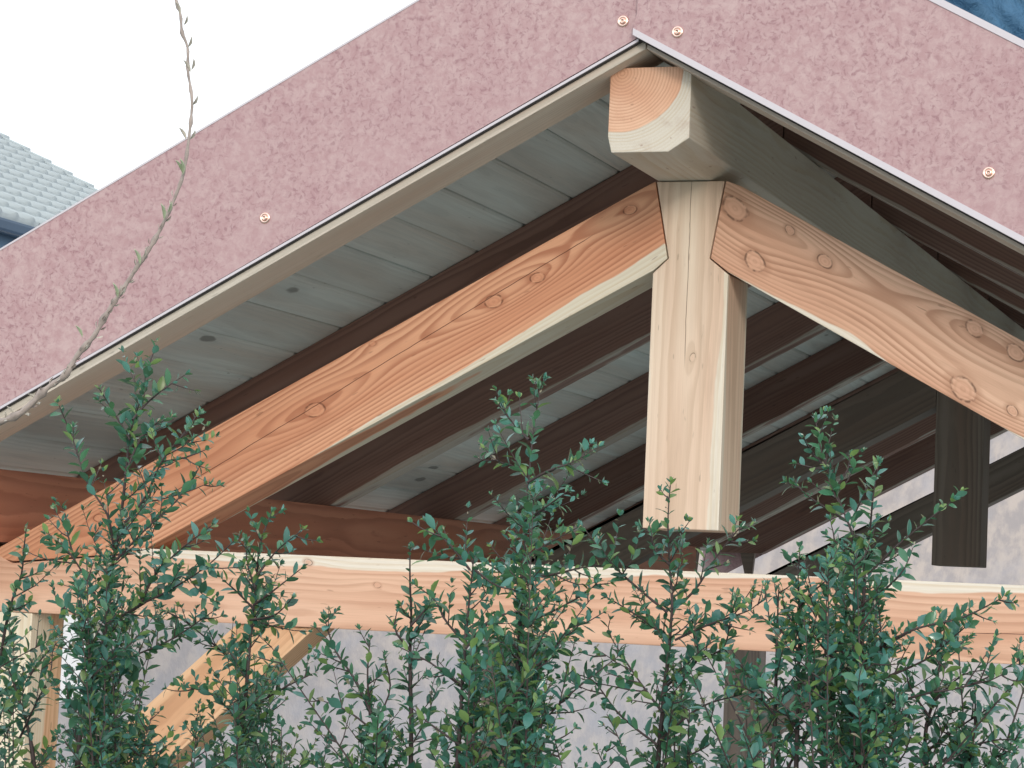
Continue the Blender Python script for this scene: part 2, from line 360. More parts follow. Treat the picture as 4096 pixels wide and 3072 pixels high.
# soffit boards
W = 0.131
for s in (-1, 1):
    off = 0.055 if s < 0 else 0.04
    k = 0; u0 = 0.0; u1 = off
    while u0 < 2.06:
        a0 = u0+0.0022; a1 = min(u1, 2.07)-0.0022
        jit = random.uniform(-0.0012, 0.0012)
        c0, c1 = HS+0.0012+jit, HS+0.020
        def pt(u, c, d=0): return (s*u*CA, c-u*CA*T)
        sec = [(s*(a0+0.004)*CA, c0-(a0+0.004)*CA*T), (s*(a1-0.004)*CA, c0-(a1-0.004)*CA*T), (s*a1*CA, c0+0.004-a1*CA*T), (s*a1*CA, c1-a1*CA*T), (s*a0*CA, c1-a0*CA*T), (s*a0*CA, c0+0.004-a0*CA*T)]
        splits = [(-0.02, 7.24)]
        if k == 2 and s < 0: splits = [(-0.02, 0.735), (0.738, 7.24)]
        for ya, yb in splits:
            along_y('soffit_board', sec, ya, yb, [m_board], pav, bev=0.0, ang=-s*AL)
        u0 = u1; u1 += W; k += 1
# roof build-up and sheet
m_roof = simple('dark roof membrane', (0.10, 0.10, 0.11), 0.8)
for s in (-1, 1):
    p = [(s*0.0, HS+0.0235), (s*1.83, line_z(HS+0.0235, 1.83)), (s*1.83, line_z(0.36, 1.83)), (0.0, 0.36)]
    prism('roof_covering', p, -0.03, 7.26, [m_roof], pav, bev=0)

# fascia
fm, n, b = new_mat('mottled pink laminate'); x, y, z = n.coords()
P3 = n.comb(x, y*0.0, z)
wv = n.new('ShaderNodeVectorMath'); wv.operation = 'MULTIPLY_ADD'
n.put(wv.inputs[0], n.noise(P3, 60.0, 2, 0.5, col=True)); wv.inputs[1].default_value = (0.022, 0.0, 0.022); n.put(wv.inputs[2], P3)
PW = S(n, wv.outputs[0])
f1 = n.noise(PW, 105.0, 3.0, 0.62); f2 = n.noise(PW, 42.0, 5.0, 0.7); f3 = n.noise(P3, 8.0, 4.0, 0.62); f4 = n.noise(P3, 1.3, 2.0, 0.5)
flk = n.smooth(f1, 0.49, 0.66)*n.smooth(f3, 0.32, 0.58)
c = n.mix(n.smooth(f2, 0.35, 0.65), (0.50, 0.370, 0.380), (0.415, 0.268, 0.285))
c = n.mix(flk*0.72, c, (0.22, 0.105, 0.13)); c = n.mix((1.0-n.smooth(f1, 0.33, 0.44))*0.30, c, (0.54, 0.44, 0.44))
c = n.mix(n.smooth(f3, 0.42, 0.68)*0.25, c, (0.36, 0.21, 0.235))
c = n.mix(n.smooth(f4, 0.3, 0.7)*0.35, c, (0.40, 0.26, 0.285))
n.put(b.inputs['Base Color'], c); b.inputs['Roughness'].default_value = 0.42; b.inputs['Specular IOR Level'].default_value = 0.4
bump(n, b, f1, 0.12, 0.001)
m_core = simple('pale laminate cut edge', (0.58, 0.56, 0.62), 0.5, var=0.06)
m_shadow_gap = simple('black painted shadow gap', (0.015, 0.015, 0.018), 0.6)  # black that paints the shadow gap between fascia and verge board
sx = at(2549, 40, YF-0.013).x; cx_, cz_ = at(2531, 117, YF-0.013).x, at(2531, 117, YF-0.013).z-Z0
ZF0, ZF1 = 0.0499, 0.3812
prism('fascia_board', [(-1.84, line_z(ZF0, 1.84)), (-0.005, ZF0), (0.02, ZF0), (0.02, ZF1), (0.0, ZF1), (-1.84, line_z(ZF1, 1.84))], YF, YF+0.011, [fm], pav, bev=0.0, org=(0, 0))
prism('fascia_board', [(sx, ZF1), (sx, cz_+0.030), (cx_, ZF0-cx_*T), (1.84, line_z(ZF0, 1.84)), (1.84, line_z(ZF1, 1.84)), (0, ZF1)], YF-0.0135, YF-0.0015, [fm], pav, bev=0.0, org=(0, 0))
def strip(name, xa, xb, ca, cb, y0, y1, mt, s):
    return prism(name, [(xa, ca-s*xa*T), (xb, ca-s*xb*T), (xb, cb-s*xb*T), (xa, cb-s*xa*T)], y0, y1, [mt], pav, bev=0.0, ang=(AL if s < 0 else -AL))
strip('edge_trim', -1.84, -0.012, ZF0-0.0055, ZF0-0.0002, YF-0.001, YF+0.012, m_core, -1)
strip('edge_trim', cx_+0.001, 1.84, ZF0-0.013, ZF0-0.0002, YF-0.0155, YF-0.001, m_core, 1)
strip('shadow_gap_strip', -1.84, -0.002, ZF0-0.0074, ZF0-0.0058, YF+0.003, YF+0.0120, m_shadow_gap, -1)  # thin black strip standing in for the shadow line below the fascia
strip('shadow_gap_strip', cx_+0.012, 1.84, ZF0-0.0152, ZF0-0.0133, YF-0.004, YF+0.0120, m_shadow_gap, 1)
strip('edge_trim', -1.84, -0.001, ZF1+0.0002, ZF1+0.0045, YF-0.001, YF+0.03, m_core, -1)
strip('edge_trim', 0.001, 1.84, ZF1+0.0002, ZF1+0.014, YF-0.0155, YF+0.03, m_core, 1)
for s in (-1, 1):
    strip('fascia_board', s*0.001, s*1.84, ZF0, ZF1, 7.262, 7.274, fm, s)
# screws
m_cop = simple('bright coppered steel', (0.90, 0.66, 0.57), 0.22, metal=1.0, var=0.05)
m_dk = simple('screw recess', (0.06, 0.03, 0.03), 0.5)
def lathe(prof, nseg=28):
    v, f = [], []
    for r_, h_ in prof:
        for j in range(nseg):
            a = 2*math.pi*j/nseg; v.append((r_*math.cos(a), -h_, r_*math.sin(a)))
    for i in range(len(prof)-1):
        for j in range(nseg):
            f.append((i*nseg+j, i*nseg+(j+1) % nseg, (i+1)*nseg+(j+1) % nseg, (i+1)*nseg+j))
    return v, f
wv_, wf_ = lathe([(0.0114, 0.0), (0.0111, 0.0018), (0.0088, 0.0028), (0.0068, 0.0024), (0.0058, 0.0014)])
hv_, hf_ = lathe([(0.0058, 0.0014), (0.0056, 0.0036), (0.0044, 0.0048), (0.0026, 0.0050), (0.0024, 0.0026), (0.0001, 0.0024)])
def shared(name, v, f, mt):
    me = bpy.data.meshes.new(name); me.from_pydata(v, [], f); me.polygons.foreach_set('use_smooth', [True]*len(f)); me.materials.append(mt); return me
wme, hme = shared('washer', wv_, wf_, m_cop), shared('screw_head', hv_, hf_, m_cop)
for px, py, Y in ((2492, 85, YF), (1060, 872, YF), (2710, 128, YF-0.0135), (3955, 692, YF-0.0135)):
    q = at(px, py, Y); o = link('screw', hme, pav, (), Matrix.Translation(q)); w_ = link('washer', wme, o, (), Matrix.Translation(q))

# ================================================================ NEIGHBOURING HOUSE (top left)
hq = at(0, 878, D=23.0)            # a point of its eaves
EX, EZ = hq.x, hq.z
TP = R(27); tc, ts = math.cos(TP), math.sin(TP)
m_tile = simple('pale blue grey concrete tile', (0.40, 0.46, 0.49), 0.75, var=0.10, scale=3.0)
m_navy = simple('navy painted gutter', (0.02, 0.06, 0.12), 0.4)
m_bluew = simple('blue painted eaves boards', (0.06, 0.13, 0.22), 0.6)
m_white = simple('white render', (0.84, 0.86, 0.88), 0.9, var=0.03)
nb = empty('tiled_house', (EX-3, hq.y+2, 0), 'house with pale wavy tiled roof and navy eaves beyond the left fascia board', 'house')
TW, TG = 0.30, 0.335
def tile_mesh():
    nx, v, f = 13, [], []
    for k, (u, h) in enumerate(((0.0, 0.030), (0.0, 0.075), (TG+0.05, 0.020))):
        for i in range(nx):
            t = i/(nx-1); y_ = t*TW
            wv2 = 0.036*(max(0.0, math.cos((t-0.5)*2*math.pi))**1.0)
            hh = h+wv2*(1 if k else 0.9)-(0.0 if k else 0.0)
            if k == 0: hh = 0.002
            v.append((-u*tc-hh*-ts*1.0, y_, u*ts+hh*tc))
    for k in range(2):
        for i in range(nx-1):
            a = k*nx+i; f.append((a, a+1, a+nx+1, a+nx))
    return shared('roof_tile', v, f, m_tile)
tme = tile_mesh()
gaps = 0
YV = None
# far verge of the roof passes the photograph at (0, 590) and (370, 765)
rows = 26
slope_dir = Vector((-tc, 0, ts)); e0 = Vector((EX, 0, EZ))
def verge_y(u):
    return VY0
# find the Y of the verge: solve on the roof plane for pixel (200, 690)
nrm = Vector((ts, 0, tc)); d = (at(200, 688, D=1.0)-CAM); t_ = (e0-CAM).dot(nrm)/d.dot(nrm); vq = CAM+d*t_
VY0 = vq.y
ncol = 40; rows = 26; cnt = 0; VT, FT = [], []
tv = np.array([v.co[:] for v in tme.vertices]); tf = [tuple(p.vertices) for p in tme.polygons]
def ppx(p):
    d = p-CAM; z_ = d.dot(fw); return 2048+F_PX*d.dot(rt)/z_, 1536-F_PX*d.dot(up)/z_
for r_ in range(rows):
    base = e0+slope_dir*(r_*TG)
    for c_ in range(ncol):
        p = Vector((base.x, VY0-(c_+1)*TW+random.uniform(-.004, .004), base.z)); q = ppx(p)
        if -80 < q[0] < 480 and q[1] > 560 and cnt < 296:
            link('roof_tile', tme, nb, (), Matrix.Translation(p)); cnt += 1
        else:
            FT += [tuple(i+len(VT) for i in f_) for f_ in tf]; VT += [tuple(v_+np.array(p)) for v_ in tv]
o = mesh_np('roof_tiles', VT, FT, nb, [m_tile]); o['kind'] = 'stuff'
YE = VY0-ncol*TW
def box(name, x0, x1, y0, y1, z0, z1, mt, parent=None, bev=0.0):
    return prism(name, [(x0, z0), (x1, z0), (x1, z1), (x0, z1)], y0, y1, [mt], parent, zoff=0, bev=bev)
LR = rows*TG
prism('roof_deck', [(EX+0.02, EZ-0.06), (EX+0.02, EZ-0.005), (EX-LR*tc, EZ+LR*ts-0.005), (EX-2*LR*tc, EZ-0.005), (EX-2*LR*tc, EZ-0.06)], YE-3, VY0-0.02, [m_tile], nb, zoff=0, bev=0)
for i in range(rows):
    q = e0+slope_dir*(i*TG)
    prism('verge_cap', [(q.x+0.02, q.z+0.02), (q.x+0.02, q.z+0.12), (q.x-(TG+.02)*tc, q.z+TG*ts+0.105), (q.x-TG*tc, q.z+TG*ts+0.02)], VY0-0.02, VY0+0.12, [m_tile], nb, zoff=0, bev=0.01)
box('gutter', EX+0.02, EX+0.16, YE-3, VY0+0.1, EZ-0.14, EZ-0.01, m_navy, nb, bev=0.03)
box('eaves_board', EX-0.55, EX+0.02, YE-3, VY0, EZ-0.26, EZ-0.065, m_bluew, nb)
XW = EX-0.5; d = at(370, 2600, D=1.0)-CAM; YW = CAM.y+d.y*(XW-CAM.x)/d.x
box('wall', EX-2*LR*tc+0.5, XW, YE-3, YW, 0.0, EZ-0.27, m_white, nb)
# blue tarpaulin, top right
tm, n, b = new_mat('blue tarpaulin'); x, y, z = n.coords()
k = n.noise(n.comb(x, y, z), 3.0, 4, 0.6)
n.put(b.inputs['Base Color'], n.mix(k, (0.035, 0.105, 0.21), (0.075, 0.18, 0.30))); b.inputs['Roughness'].default_value = 0.6; b.inputs['Specular IOR Level'].default_value = 0.25
k9 = n.noise(n.comb(x, y, z), 9.0, 5, 0.65, dist=0.6); bump(n, b, k9, 1.0, 0.05)
def tarp(name, p0, du, dv, nu, nv, amp, label, seed, mats):
    rg = np.random.default_rng(seed); nn = du.cross(dv).normalized()
    waves = [(rg.uniform(1, 9), rg.uniform(1, 7), rg.uniform(0, 6.3), rg.uniform(0.3, 1)) for _ in range(9)]
    v, f = [], []
    for i in range(nu):
        for j in range(nv):
            u, w2 = i/(nu-1), j/(nv-1)
            h = sum(a*abs(math.sin(fu*u*3.1+fv*w2*3.1+ph))/(1+0.15*(fu+fv)) for fu, fv, ph, a in waves)
            v.append(tuple(p0+du*u+dv*w2+nn*h*amp))
    for i in range(nu-1):
        for j in range(nv-1):
            q = i*nv+j; f.append((q, q+nv, q+nv+1, q+1))
    o = mesh_np(name, v, f, None, mats, smooth=True)
    md = o.modifiers.new('thickness', 'SOLIDIFY'); md.thickness = 0.004
    return tag(o, label, 'tarpaulin')
q0 = at(3350, 420, Y=9.2); 
tarp('tarpaulin', q0, at(4500, 700, Y=9.6)-q0, at(3350, -500, Y=9.8)-q0, 120, 120, 0.11, 'crumpled blue tarpaulin showing above the right fascia board', 5, [tm])
q0 = at(-150, 3150, Y=5.5)
tarp('tarpaulin', q0, at(170, 3140, Y=5.9)-q0, at(-120, 2915, Y=6.4)-q0, 40, 40, 0.02, 'blue plastic sheet low behind the hedge, bottom left corner', 9, [tm])
pst = empty('scaffold', at(3700, 600, Y=9.9), 'dark scaffold frame standing behind the tarpaulin', 'scaffold')
pst.location.z = 0; bpy.context.view_layer.update()
for px in (4260, 4800):
    q = at(px, 200, Y=10.4)
    box('pole', q.x-0.025, q.x+0.025, 10.4, 10.45, 0, q.z+0.3, m_roof, pst)

# ================================================================ HEDGE
leafc = [('dark green leaf', (0.026, 0.110, 0.084), 0.23), ('mid green leaf', (0.054, 0.180, 0.105), 0.26), ('blue green leaf', (0.060, 0.200, 0.180), 0.20), ('yellow green leaf', (0.15, 0.26, 0.085), 0.36), ('pale young tip leaf', (0.34, 0.31, 0.24), 0.6)]
lm = []
for nme, colr, rg_ in leafc:
    mt, n, b = new_mat(nme)
    rnd = n.objrand(); x, y, z = n.coords()
    k = n.noise(n.comb(x, y, z), 40.0, 2)
    c = n.mix(rnd, tuple(v*0.7 for v in colr), tuple(v*1.35 for v in colr)); c = n.mix(k*0.3, c, tuple(v*0.6 for v in colr))
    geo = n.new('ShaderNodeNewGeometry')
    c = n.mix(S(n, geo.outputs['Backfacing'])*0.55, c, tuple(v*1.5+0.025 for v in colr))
    n.put(b.inputs['Base Color'], c); b.inputs['Roughness'].default_value = rg_; b.inputs['Specular IOR Level'].default_value = 0.6
    tl = n.new('ShaderNodeBsdfTranslucent'); n.put(tl.inputs['Color'], n.mix(0.6, c, (0.16, 0.26, 0.03))); ms = n.new('ShaderNodeMixShader'); ms.inputs[0].default_value = 0.22
    n.t.links.new(b.outputs[0], ms.inputs[1]); n.t.links.new(tl.outputs[0], ms.inputs[2]); n.t.links.new(ms.outputs[0], mt.node_tree.nodes['Material Output'].inputs['Surface'])
    b.inputs['Subsurface Weight'].default_value = 0.0
    lm.append(mt)
m_bark = simple('dark purplish bark', (0.05, 0.036, 0.038), 0.7, var=0.35, scale=60.0)
m_twig = simple('grey brown young twig', (0.20, 0.165, 0.155), 0.7, var=0.3, scale=60.0)
def leaf_geo(wd, bend, fold):
    v = []; f = []
    st_ = [(0.0, 0.03), (0.22, 0.62), (0.5, 1.0), (0.78, 0.72), (1.0, 0.04)]
    for t, k_ in st_:
        zc = bend*t*t
        v += [(-wd*k_*0.5, t, zc+fold*k_), (0, t, zc), (wd*k_*0.5, t, zc+fold*k_)]
    for i in range(4):
        a = i*3; f += [(a, a+1, a+4, a+3), (a+1, a+2, a+5, a+4)]
    return v, f
shapes = [leaf_geo(0.50, -0.22, 0.07), leaf_geo(0.44, -0.05, 0.10), leaf_geo(0.58, -0.35, 0.05), leaf_geo(0.48, 0.12, 0.08)]
leafmesh = {}
for si, (v, f) in enumerate(shapes):
    for mi in range(len(lm)): leafmesh[si, mi] = shared('leaf', v, f, lm[mi])
shape_np = [(np.array(v), np.array(f)) for v, f in shapes]

class Shrub:
    def __init__(s, px, Yc, label, name='hedge_shrub'):
        b0 = at(px, 3000, Y=Yc); s.base = Vector((b0.x, Yc, 0)); s.Y = Yc
        s.root = empty(name, s.base, label, 'shrub', 'evergreen shrubs of the hedge in front of the pavilion')
        s.leaves = []; s.tw = ([], [])
    def tube(s, pts, r0, r1, name=None, mt=None, sides=6):
        v, f = ([], []) if name else s.tw
        b0 = len(v); n_ = len(pts)
        for i, p in enumerate(pts):
            t = (pts[min(i+1, n_-1)]-pts[max(i-1, 0)])
            if t.length < 1e-9: t = Vector((0, 0, 1))
            t.normalize(); a = t.cross(Vector((0.3, 1, 0.1))).normalized(); c_ = t.cross(a)
            r_ = r0+(r1-r0)*i/(n_-1)
            if name: r_ *= 1+random.uniform(-.12, .18)
            for j in range(sides):
                q = p+(a*math.cos(6.283*j/sides)+c_*math.sin(6.283*j/sides))*r_; v.append(tuple(q))
        for i in range(n_-1):
            for j in range(sides):
                f.append((b0+i*sides+j, b0+i*sides+(j+1) % sides, b0+(i+1)*sides+(j+1) % sides, b0+(i+1)*sides+j))
        if name: mesh_np(name, v, f, s.root, [mt or m_bark], smooth=True)
    def leaf(s, p, t, az, L, tip=False, opn=None):
        t = t.normalized(); a = t.cross(Vector((0.2, 0.9, 0.3))).normalized(); c_ = t.cross(a)
        rad = a*math.cos(az)+c_*math.sin(az)
        o_ = opn if opn is not None else random.uniform(0.7, 1.25)
        dirn = (t*math.cos(o_)+rad*math.sin(o_)); dirn.z += random.uniform(-0.15, 0.35); dirn.normalize()
        nrm_ = (t*1.0-dirn*dirn.dot(t)+Vector((0, 0, 0.5))+Vector((random.gauss(0, .35), random.gauss(0, .35), random.gauss(0, .35))))
        side = dirn.cross(nrm_).normalized(); nz = side.cross(dirn).normalized()
        mi = random.choices(range(5), weights=((20, 32, 24, 13, 3) if not tip else (4, 16, 14, 14, 22)))[0]
        s.leaves.append((p.copy(), side, dirn, nz, L*(0.6 if mi == 4 else 1.0), random.randrange(4), mi))
    def twig(s, pts, r0, r1, dens=0.0048, Lm=0.0180, name=None, mt=None, sub=0.0, fade=True):
        # resample
        P_ = resample(pts, 0.006)
        if name: s.tube(P_[::2] if len(P_) > 4 else P_, r0, r1, name, mt)
        else: s.tube(P_[::3] if len(P_) > 6 else P_, r0, r1, None, None, 4)
        n_ = len(P_); az = random.uniform(0, 6.28); acc = 0; tot = n_*0.006
        for i in range(1, n_):
            acc += 0.006
            while acc >= dens:
                acc -= dens*random.uniform(0.7, 1.3)
                t = P_[i]-P_[i-1]; az += 2.4+random.gauss(0, .35)
                rem = (n_-i)*0.006
                L = Lm*random.choice((0.6, 0.8, 0.95, 1.05, 1.15, 1.3))*random.uniform(0.9, 1.1)*min(1, 0.38+rem/0.05)
                s.leaf(P_[i], t, az, L, tip=rem < 0.014 and random.random() < .5)
                if sub and random.random() < sub*(0.35+0.65*min(1, rem/0.25)):
                    s.spur(P_[i], t, az+1.0, rem)
        t = P_[-1]-P_[-2]
        for k_ in range(4): s.leaf(P_[-1], t, az+k_*1.57, Lm*random.uniform(.35, .6), tip=random.random() < .45, opn=random.uniform(.2, .6))
    def spur(s, p, t, az, rem, big=1.0):
        t = t.normalized(); a = t.cross(Vector((0.2, 0.9, 0.3))).normalized(); c_ = t.cross(a)
        rad = a*math.cos(az)+c_*math.sin(az); rad.y *= 0.8
        d = (t*random.uniform(.5, 1.0)+rad*1.0).normalized()
        L = min(rem*0.75+0.012, random.uniform(0.015, 0.10)*big)
        pts = [p]; 
        for k_ in range(4):
            d = (d+Vector((random.gauss(0, .09), random.gauss(0, .09), 0.10+random.gauss(0, .06)))).normalized(); pts.append(pts[-1]+d*L/4)
        s.twig(pts, 0.0011, 0.0005, dens=0.0046, Lm=0.0175, sub=0.05 if L > .05 else 0)
    def finish(s):
        v, f = s.tw
        if v:
            o = mesh_np('twigs', v, f, s.root, [m_bark]); o['kind'] = 'stuff'
        def key(l):
            d = l[0]-CAM; z_ = d.dot(fw); px = 2048+F_PX*d.dot(rt)/z_; py = 1536-F_PX*d.dot(up)/z_
            inn = -40 < px < 4136 and py < 3110
            return (0 if inn else 1, -l[4]/z_*(1.25 if py < 2750 else 1))
        s.leaves.sort(key=key)
        big, rest = s.leaves[:299], s.leaves[299:]
        inv = s.root.matrix_world.inverted()
        for p, sd_, dr, nz, L, si, mi in big:
            M = Matrix((sd_*L, dr*L, nz*L)).transposed().to_4x4(); M.translation = p
            o = bpy.data.objects.new('leaf', leafmesh[si, mi]); C.objects.link(o); o.parent = s.root; o.matrix_local = inv @ M
        if rest:
            V, Fc, MI = [], [], []; b0 = 0
            for p, sd_, dr, nz, L, si, mi in rest:
                sv, sf = shape_np[si]; M = np.array([sd_, dr, nz])*L
                V.append(sv@M+np.array(p)); Fc.append(sf+b0); b0 += len(sv); MI += [mi]*len(sf)
            o = mesh_np('foliage', np.concatenate(V), np.concatenate(Fc), s.root, lm, MI, smooth=True); o['kind'] = 'stuff'
def resample(pts, st):
    out = [pts[0].copy()]; 
    # Catmull-Rom
    n_ = len(pts)
    for i in range(n_-1):
        p0, p1, p2, p3 = pts[max(i-1, 0)], pts[i], pts[i+1], pts[min(i+2, n_-1)]
        k_ = max(1, int((p2-p1).length/st))
        for j in range(1, k_+1):
            t = j/k_
            out.append(0.5*((2*p1)+(p2-p0)*t+(2*p0-5*p1+4*p2-p3)*t*t+(3*p1-p0-3*p2+p3)*t**3))
    return out
def pp(pl, Y, drift=0.02):
    """points given bottom to tip"""
    y = Y; out = []
    for i, (a, b3) in enumerate(pl):
        out.append(at(a, b3, Y=y)); y += random.uniform(-drift, drift)
    return out

SH = [ # px, Y, label, main stems (bottom to tip), branches
 (40, -1.45, 'leafy shrub at the left edge of the hedge in front of the corner post', [[(-40, 3200), (-30, 2900), (0, 2640), (40, 2430), (85, 2300), (95, 2200), (105, 2115)], [(150, 3200), (120, 2950), (60, 2750), (20, 2640)]], [[(120, 2700), (170, 2630), (240, 2560)], [(0, 2600), (40, 2550), (60, 2490)], [(80, 2950), (150, 2800), (200, 2700), (210, 2600)]]),
 (420, -1.55, 'tallest bushy shrub of the hedge, reaching up before the left rafter', [[(300, 3200), (320, 2950), (355, 2720), (415, 2560), (440, 2350), (455, 2230), (475, 2130), (500, 1930), (520, 1740), (555, 1620), (590, 1480), (630, 1368)]],
   [[(455, 2200), (430, 2060), (350, 1930), (285, 1740), (232, 1612)], [(530, 1680), (580, 1620), (650, 1560), (740, 1500)], [(500, 2090), (580, 1990), (650, 1840), (730, 1740), (795, 1650)], [(465, 2240), (590, 2110), (700, 2010), (780, 1900)], [(430, 2500), (560, 2420), (680, 2360), (820, 2270), (935, 2165)], [(400, 2420), (330, 2290), (260, 2190), (180, 2125)], [(390, 2560), (320, 2470), (240, 2420), (210, 2350)], [(520, 1760), (450, 1640), (400, 1560)], [(500, 1900), (560, 1760), (640, 1680)],
    [(300, 2250), (270, 2130), (260, 2040)], [(640, 1850), (740, 1830), (820, 1800)], [(350, 2740), (500, 2640), (680, 2560), (860, 2440)], [(560, 2420), (620, 2300), (720, 2200), (850, 2100)]]),
 (990, -1.42, 'slim shrub in front of the left part of the tie beam', [[(930, 3200), (960, 2980), (985, 2760), (1000, 2560), (1025, 2330), (1040, 2180), (1085, 2050)]],
   [[(1030, 2300), (1110, 2200), (1210, 2120)], [(1010, 2430), (940, 2360), (880, 2310)], [(1015, 2420), (1110, 2350), (1210, 2270)], [(1000, 2480), (1100, 2460), (1170, 2390)], [(985, 2700), (880, 2600), (760, 2500), (680, 2450)], [(980, 2850), (1120, 2760), (1260, 2690)], [(970, 2900), (850, 2780), (700, 2740)], [(1020, 2350), (990, 2260), (985, 2180)]]),
 (1650, -1.5, 'thin upright shrub left of the middle of the tie beam', [[(1640, 3200), (1645, 2900), (1640, 2650), (1645, 2460), (1640, 2330), (1640, 2195)], [(1560, 3200), (1500, 2900), (1420, 2720), (1340, 2600), (1300, 2480)]],
   [[(1640, 2600), (1580, 2520), (1590, 2440)], [(1645, 2500), (1700, 2440), (1720, 2400)], [(1480, 2870), (1470, 2700), (1480, 2560)], [(1560, 2980), (1400, 2850), (1280, 2800)], [(1500, 2900), (1560, 2760), (1540, 2640)]]),
 (1870, -1.62, 'broad leafed shrub with thick stems in the middle of the hedge', [[(1820, 3200), (1840, 2900), (1855, 2650), (1870, 2470), (1885, 2330), (1895, 2225)]],
   [[(1860, 2600), (1960, 2480), (2100, 2440)], [(1880, 2280), (1800, 2180), (1740, 2120), (1700, 2080)], [(1850, 2560), (1780, 2480), (1740, 2400), (1660, 2340)], [(1850, 2750), (1720, 2650), (1600, 2590)], [(1900, 2280), (1980, 2340), (2060, 2360)], [(1860, 2950), (1980, 2850), (2130, 2780)], [(1840, 2980), (1700, 2880), (1620, 2800)]]),
 (2100, -1.50, 'tall shoot topped shrub just left of the king post', [[(2060, 3200), (2065, 2900), (2075, 2600), (2085, 2380), (2100, 2180), (2110, 1980), (2125, 1800), (2140, 1680), (2160, 1560)]],
   [[(2110, 1900), (2040, 1860), (1980, 1840), (1925, 1775)], [(2115, 1760), (2050, 1690), (1985, 1610)], [(2110, 1930), (2200, 1880), (2290, 1850), (2395, 1785)], [(2105, 2080), (2180, 2030), (2270, 1965)], [(2100, 2230), (2200, 2170), (2310, 2110)], [(2090, 2350), (2020, 2300), (1960, 2260), (1850, 2200)], [(2085, 2310), (2200, 2300), (2330, 2270), (2420, 2260)], [(2080, 2500), (2200, 2450), (2330, 2380), (2390, 2330)], [(2070, 2800), (2180, 2650), (2260, 2530), (2360, 2400)], [(2060, 3050), (2180, 2880), (2300, 2760), (2480, 2620)], [(2075, 2600), (1980, 2500), (1930, 2400)]]),
 (2670, -1.45, 'spreading shrub right below the hanging king post', [[(2620, 3200), (2645, 2900), (2670, 2640), (2688, 2420), (2678, 2250), (2672, 2080), (2682, 1930)]],
   [[(2670, 2450), (2560, 2360), (2440, 2250), (2380, 2170), (2330, 2105)], [(2690, 2440), (2780, 2360), (2870, 2220), (2960, 2110)], [(2680, 2560), (2560, 2470), (2430, 2390)], [(2700, 2560), (2830, 2500), (3000, 2440), (3060, 2390)], [(2680, 2260), (2620, 2200), (2600, 2130)], [(2650, 2850), (2540, 2700), (2440, 2540), (2440, 2480)], [(2660, 2750), (2790, 2640), (2900, 2580), (2930, 2370)], [(2640, 2960), (2800, 2830), (2960, 2780)], [(2630, 2980), (2480, 2860), (2370, 2720), (2280, 2700)]]),
 (3180, -1.55, 'sparse twiggy shrub in front of the right part of the tie beam', [[(3180, 3200), (3190, 2900), (3195, 2650), (3198, 2450), (3192, 2330), (3195, 2240)], [(3080, 3200), (3100, 2880), (3105, 2650), (3110, 2480), (3115, 2360)]],
   [[(3190, 2600), (3100, 2500), (3020, 2460), (2980, 2420)], [(3195, 2430), (3250, 2370), (3330, 2300)], [(3180, 2900), (3080, 2780), (2960, 2660), (2900, 2600)], [(3190, 2750), (3300, 2620), (3370, 2560)], [(3100, 2860), (3000, 2760), (2900, 2740)], [(3195, 2520), (3140, 2440), (3130, 2380)]]),
 (3440, -1.5, 'tall dense shrub in front of the right rafter and rear king post', [[(3430, 3200), (3440, 2900), (3448, 2600), (3455, 2400), (3455, 2250), (3400, 2110), (3340, 1960), (3290, 1820), (3262, 1680)], [(3500, 3200), (3470, 2900), (3460, 2600)]],
   [[(3460, 2260), (3480, 2120), (3492, 1990), (3515, 1852)], [(3380, 2080), (3300, 2030), (3240, 1990), (3195, 1950)], [(3470, 2300), (3580, 2190), (3700, 2090), (3815, 2000)], [(3460, 2420), (3560, 2340), (3620, 2270), (3655, 2180)], [(3470, 2620), (3650, 2520), (3850, 2470), (4020, 2385)], [(3470, 2740), (3700, 2640), (3800, 2560), (3870, 2500)], [(3430, 2420), (3360, 2330), (3320, 2290)], [(3450, 2340), (3390, 2220), (3310, 2140)], [(3480, 2850), (3680, 2780), (3880, 2740), (4080, 2640)], [(3420, 2700), (3300, 2600), (3230, 2480)], [(3340, 1960), (3390, 1880), (3400, 1820)], [(3290, 1860), (3240, 1800), (3215, 1750)], [(3440, 2900), (3340, 2800), (3220, 2760)]]),
 (3900, -1.42, 'lower spreading shrub at the right edge of the hedge', [[(3720, 3200), (3700, 2950), (3740, 2780), (3760, 2650), (3800, 2520)], [(3900, 3250), (3880, 3050), (3900, 2900), (3900, 2760)]],
   [[(3700, 3010), (3850, 2900), (3960, 2830), (4035, 2770)], [(3720, 2870), (3640, 2750), (3620, 2650)], [(3740, 2800), (3850, 2700), (3950, 2680)], [(3700, 3100), (3820, 3010), (3980, 2960), (4060, 2960)], [(3700, 3060), (3600, 2950), (3560, 2820)]]),
]
shr = []
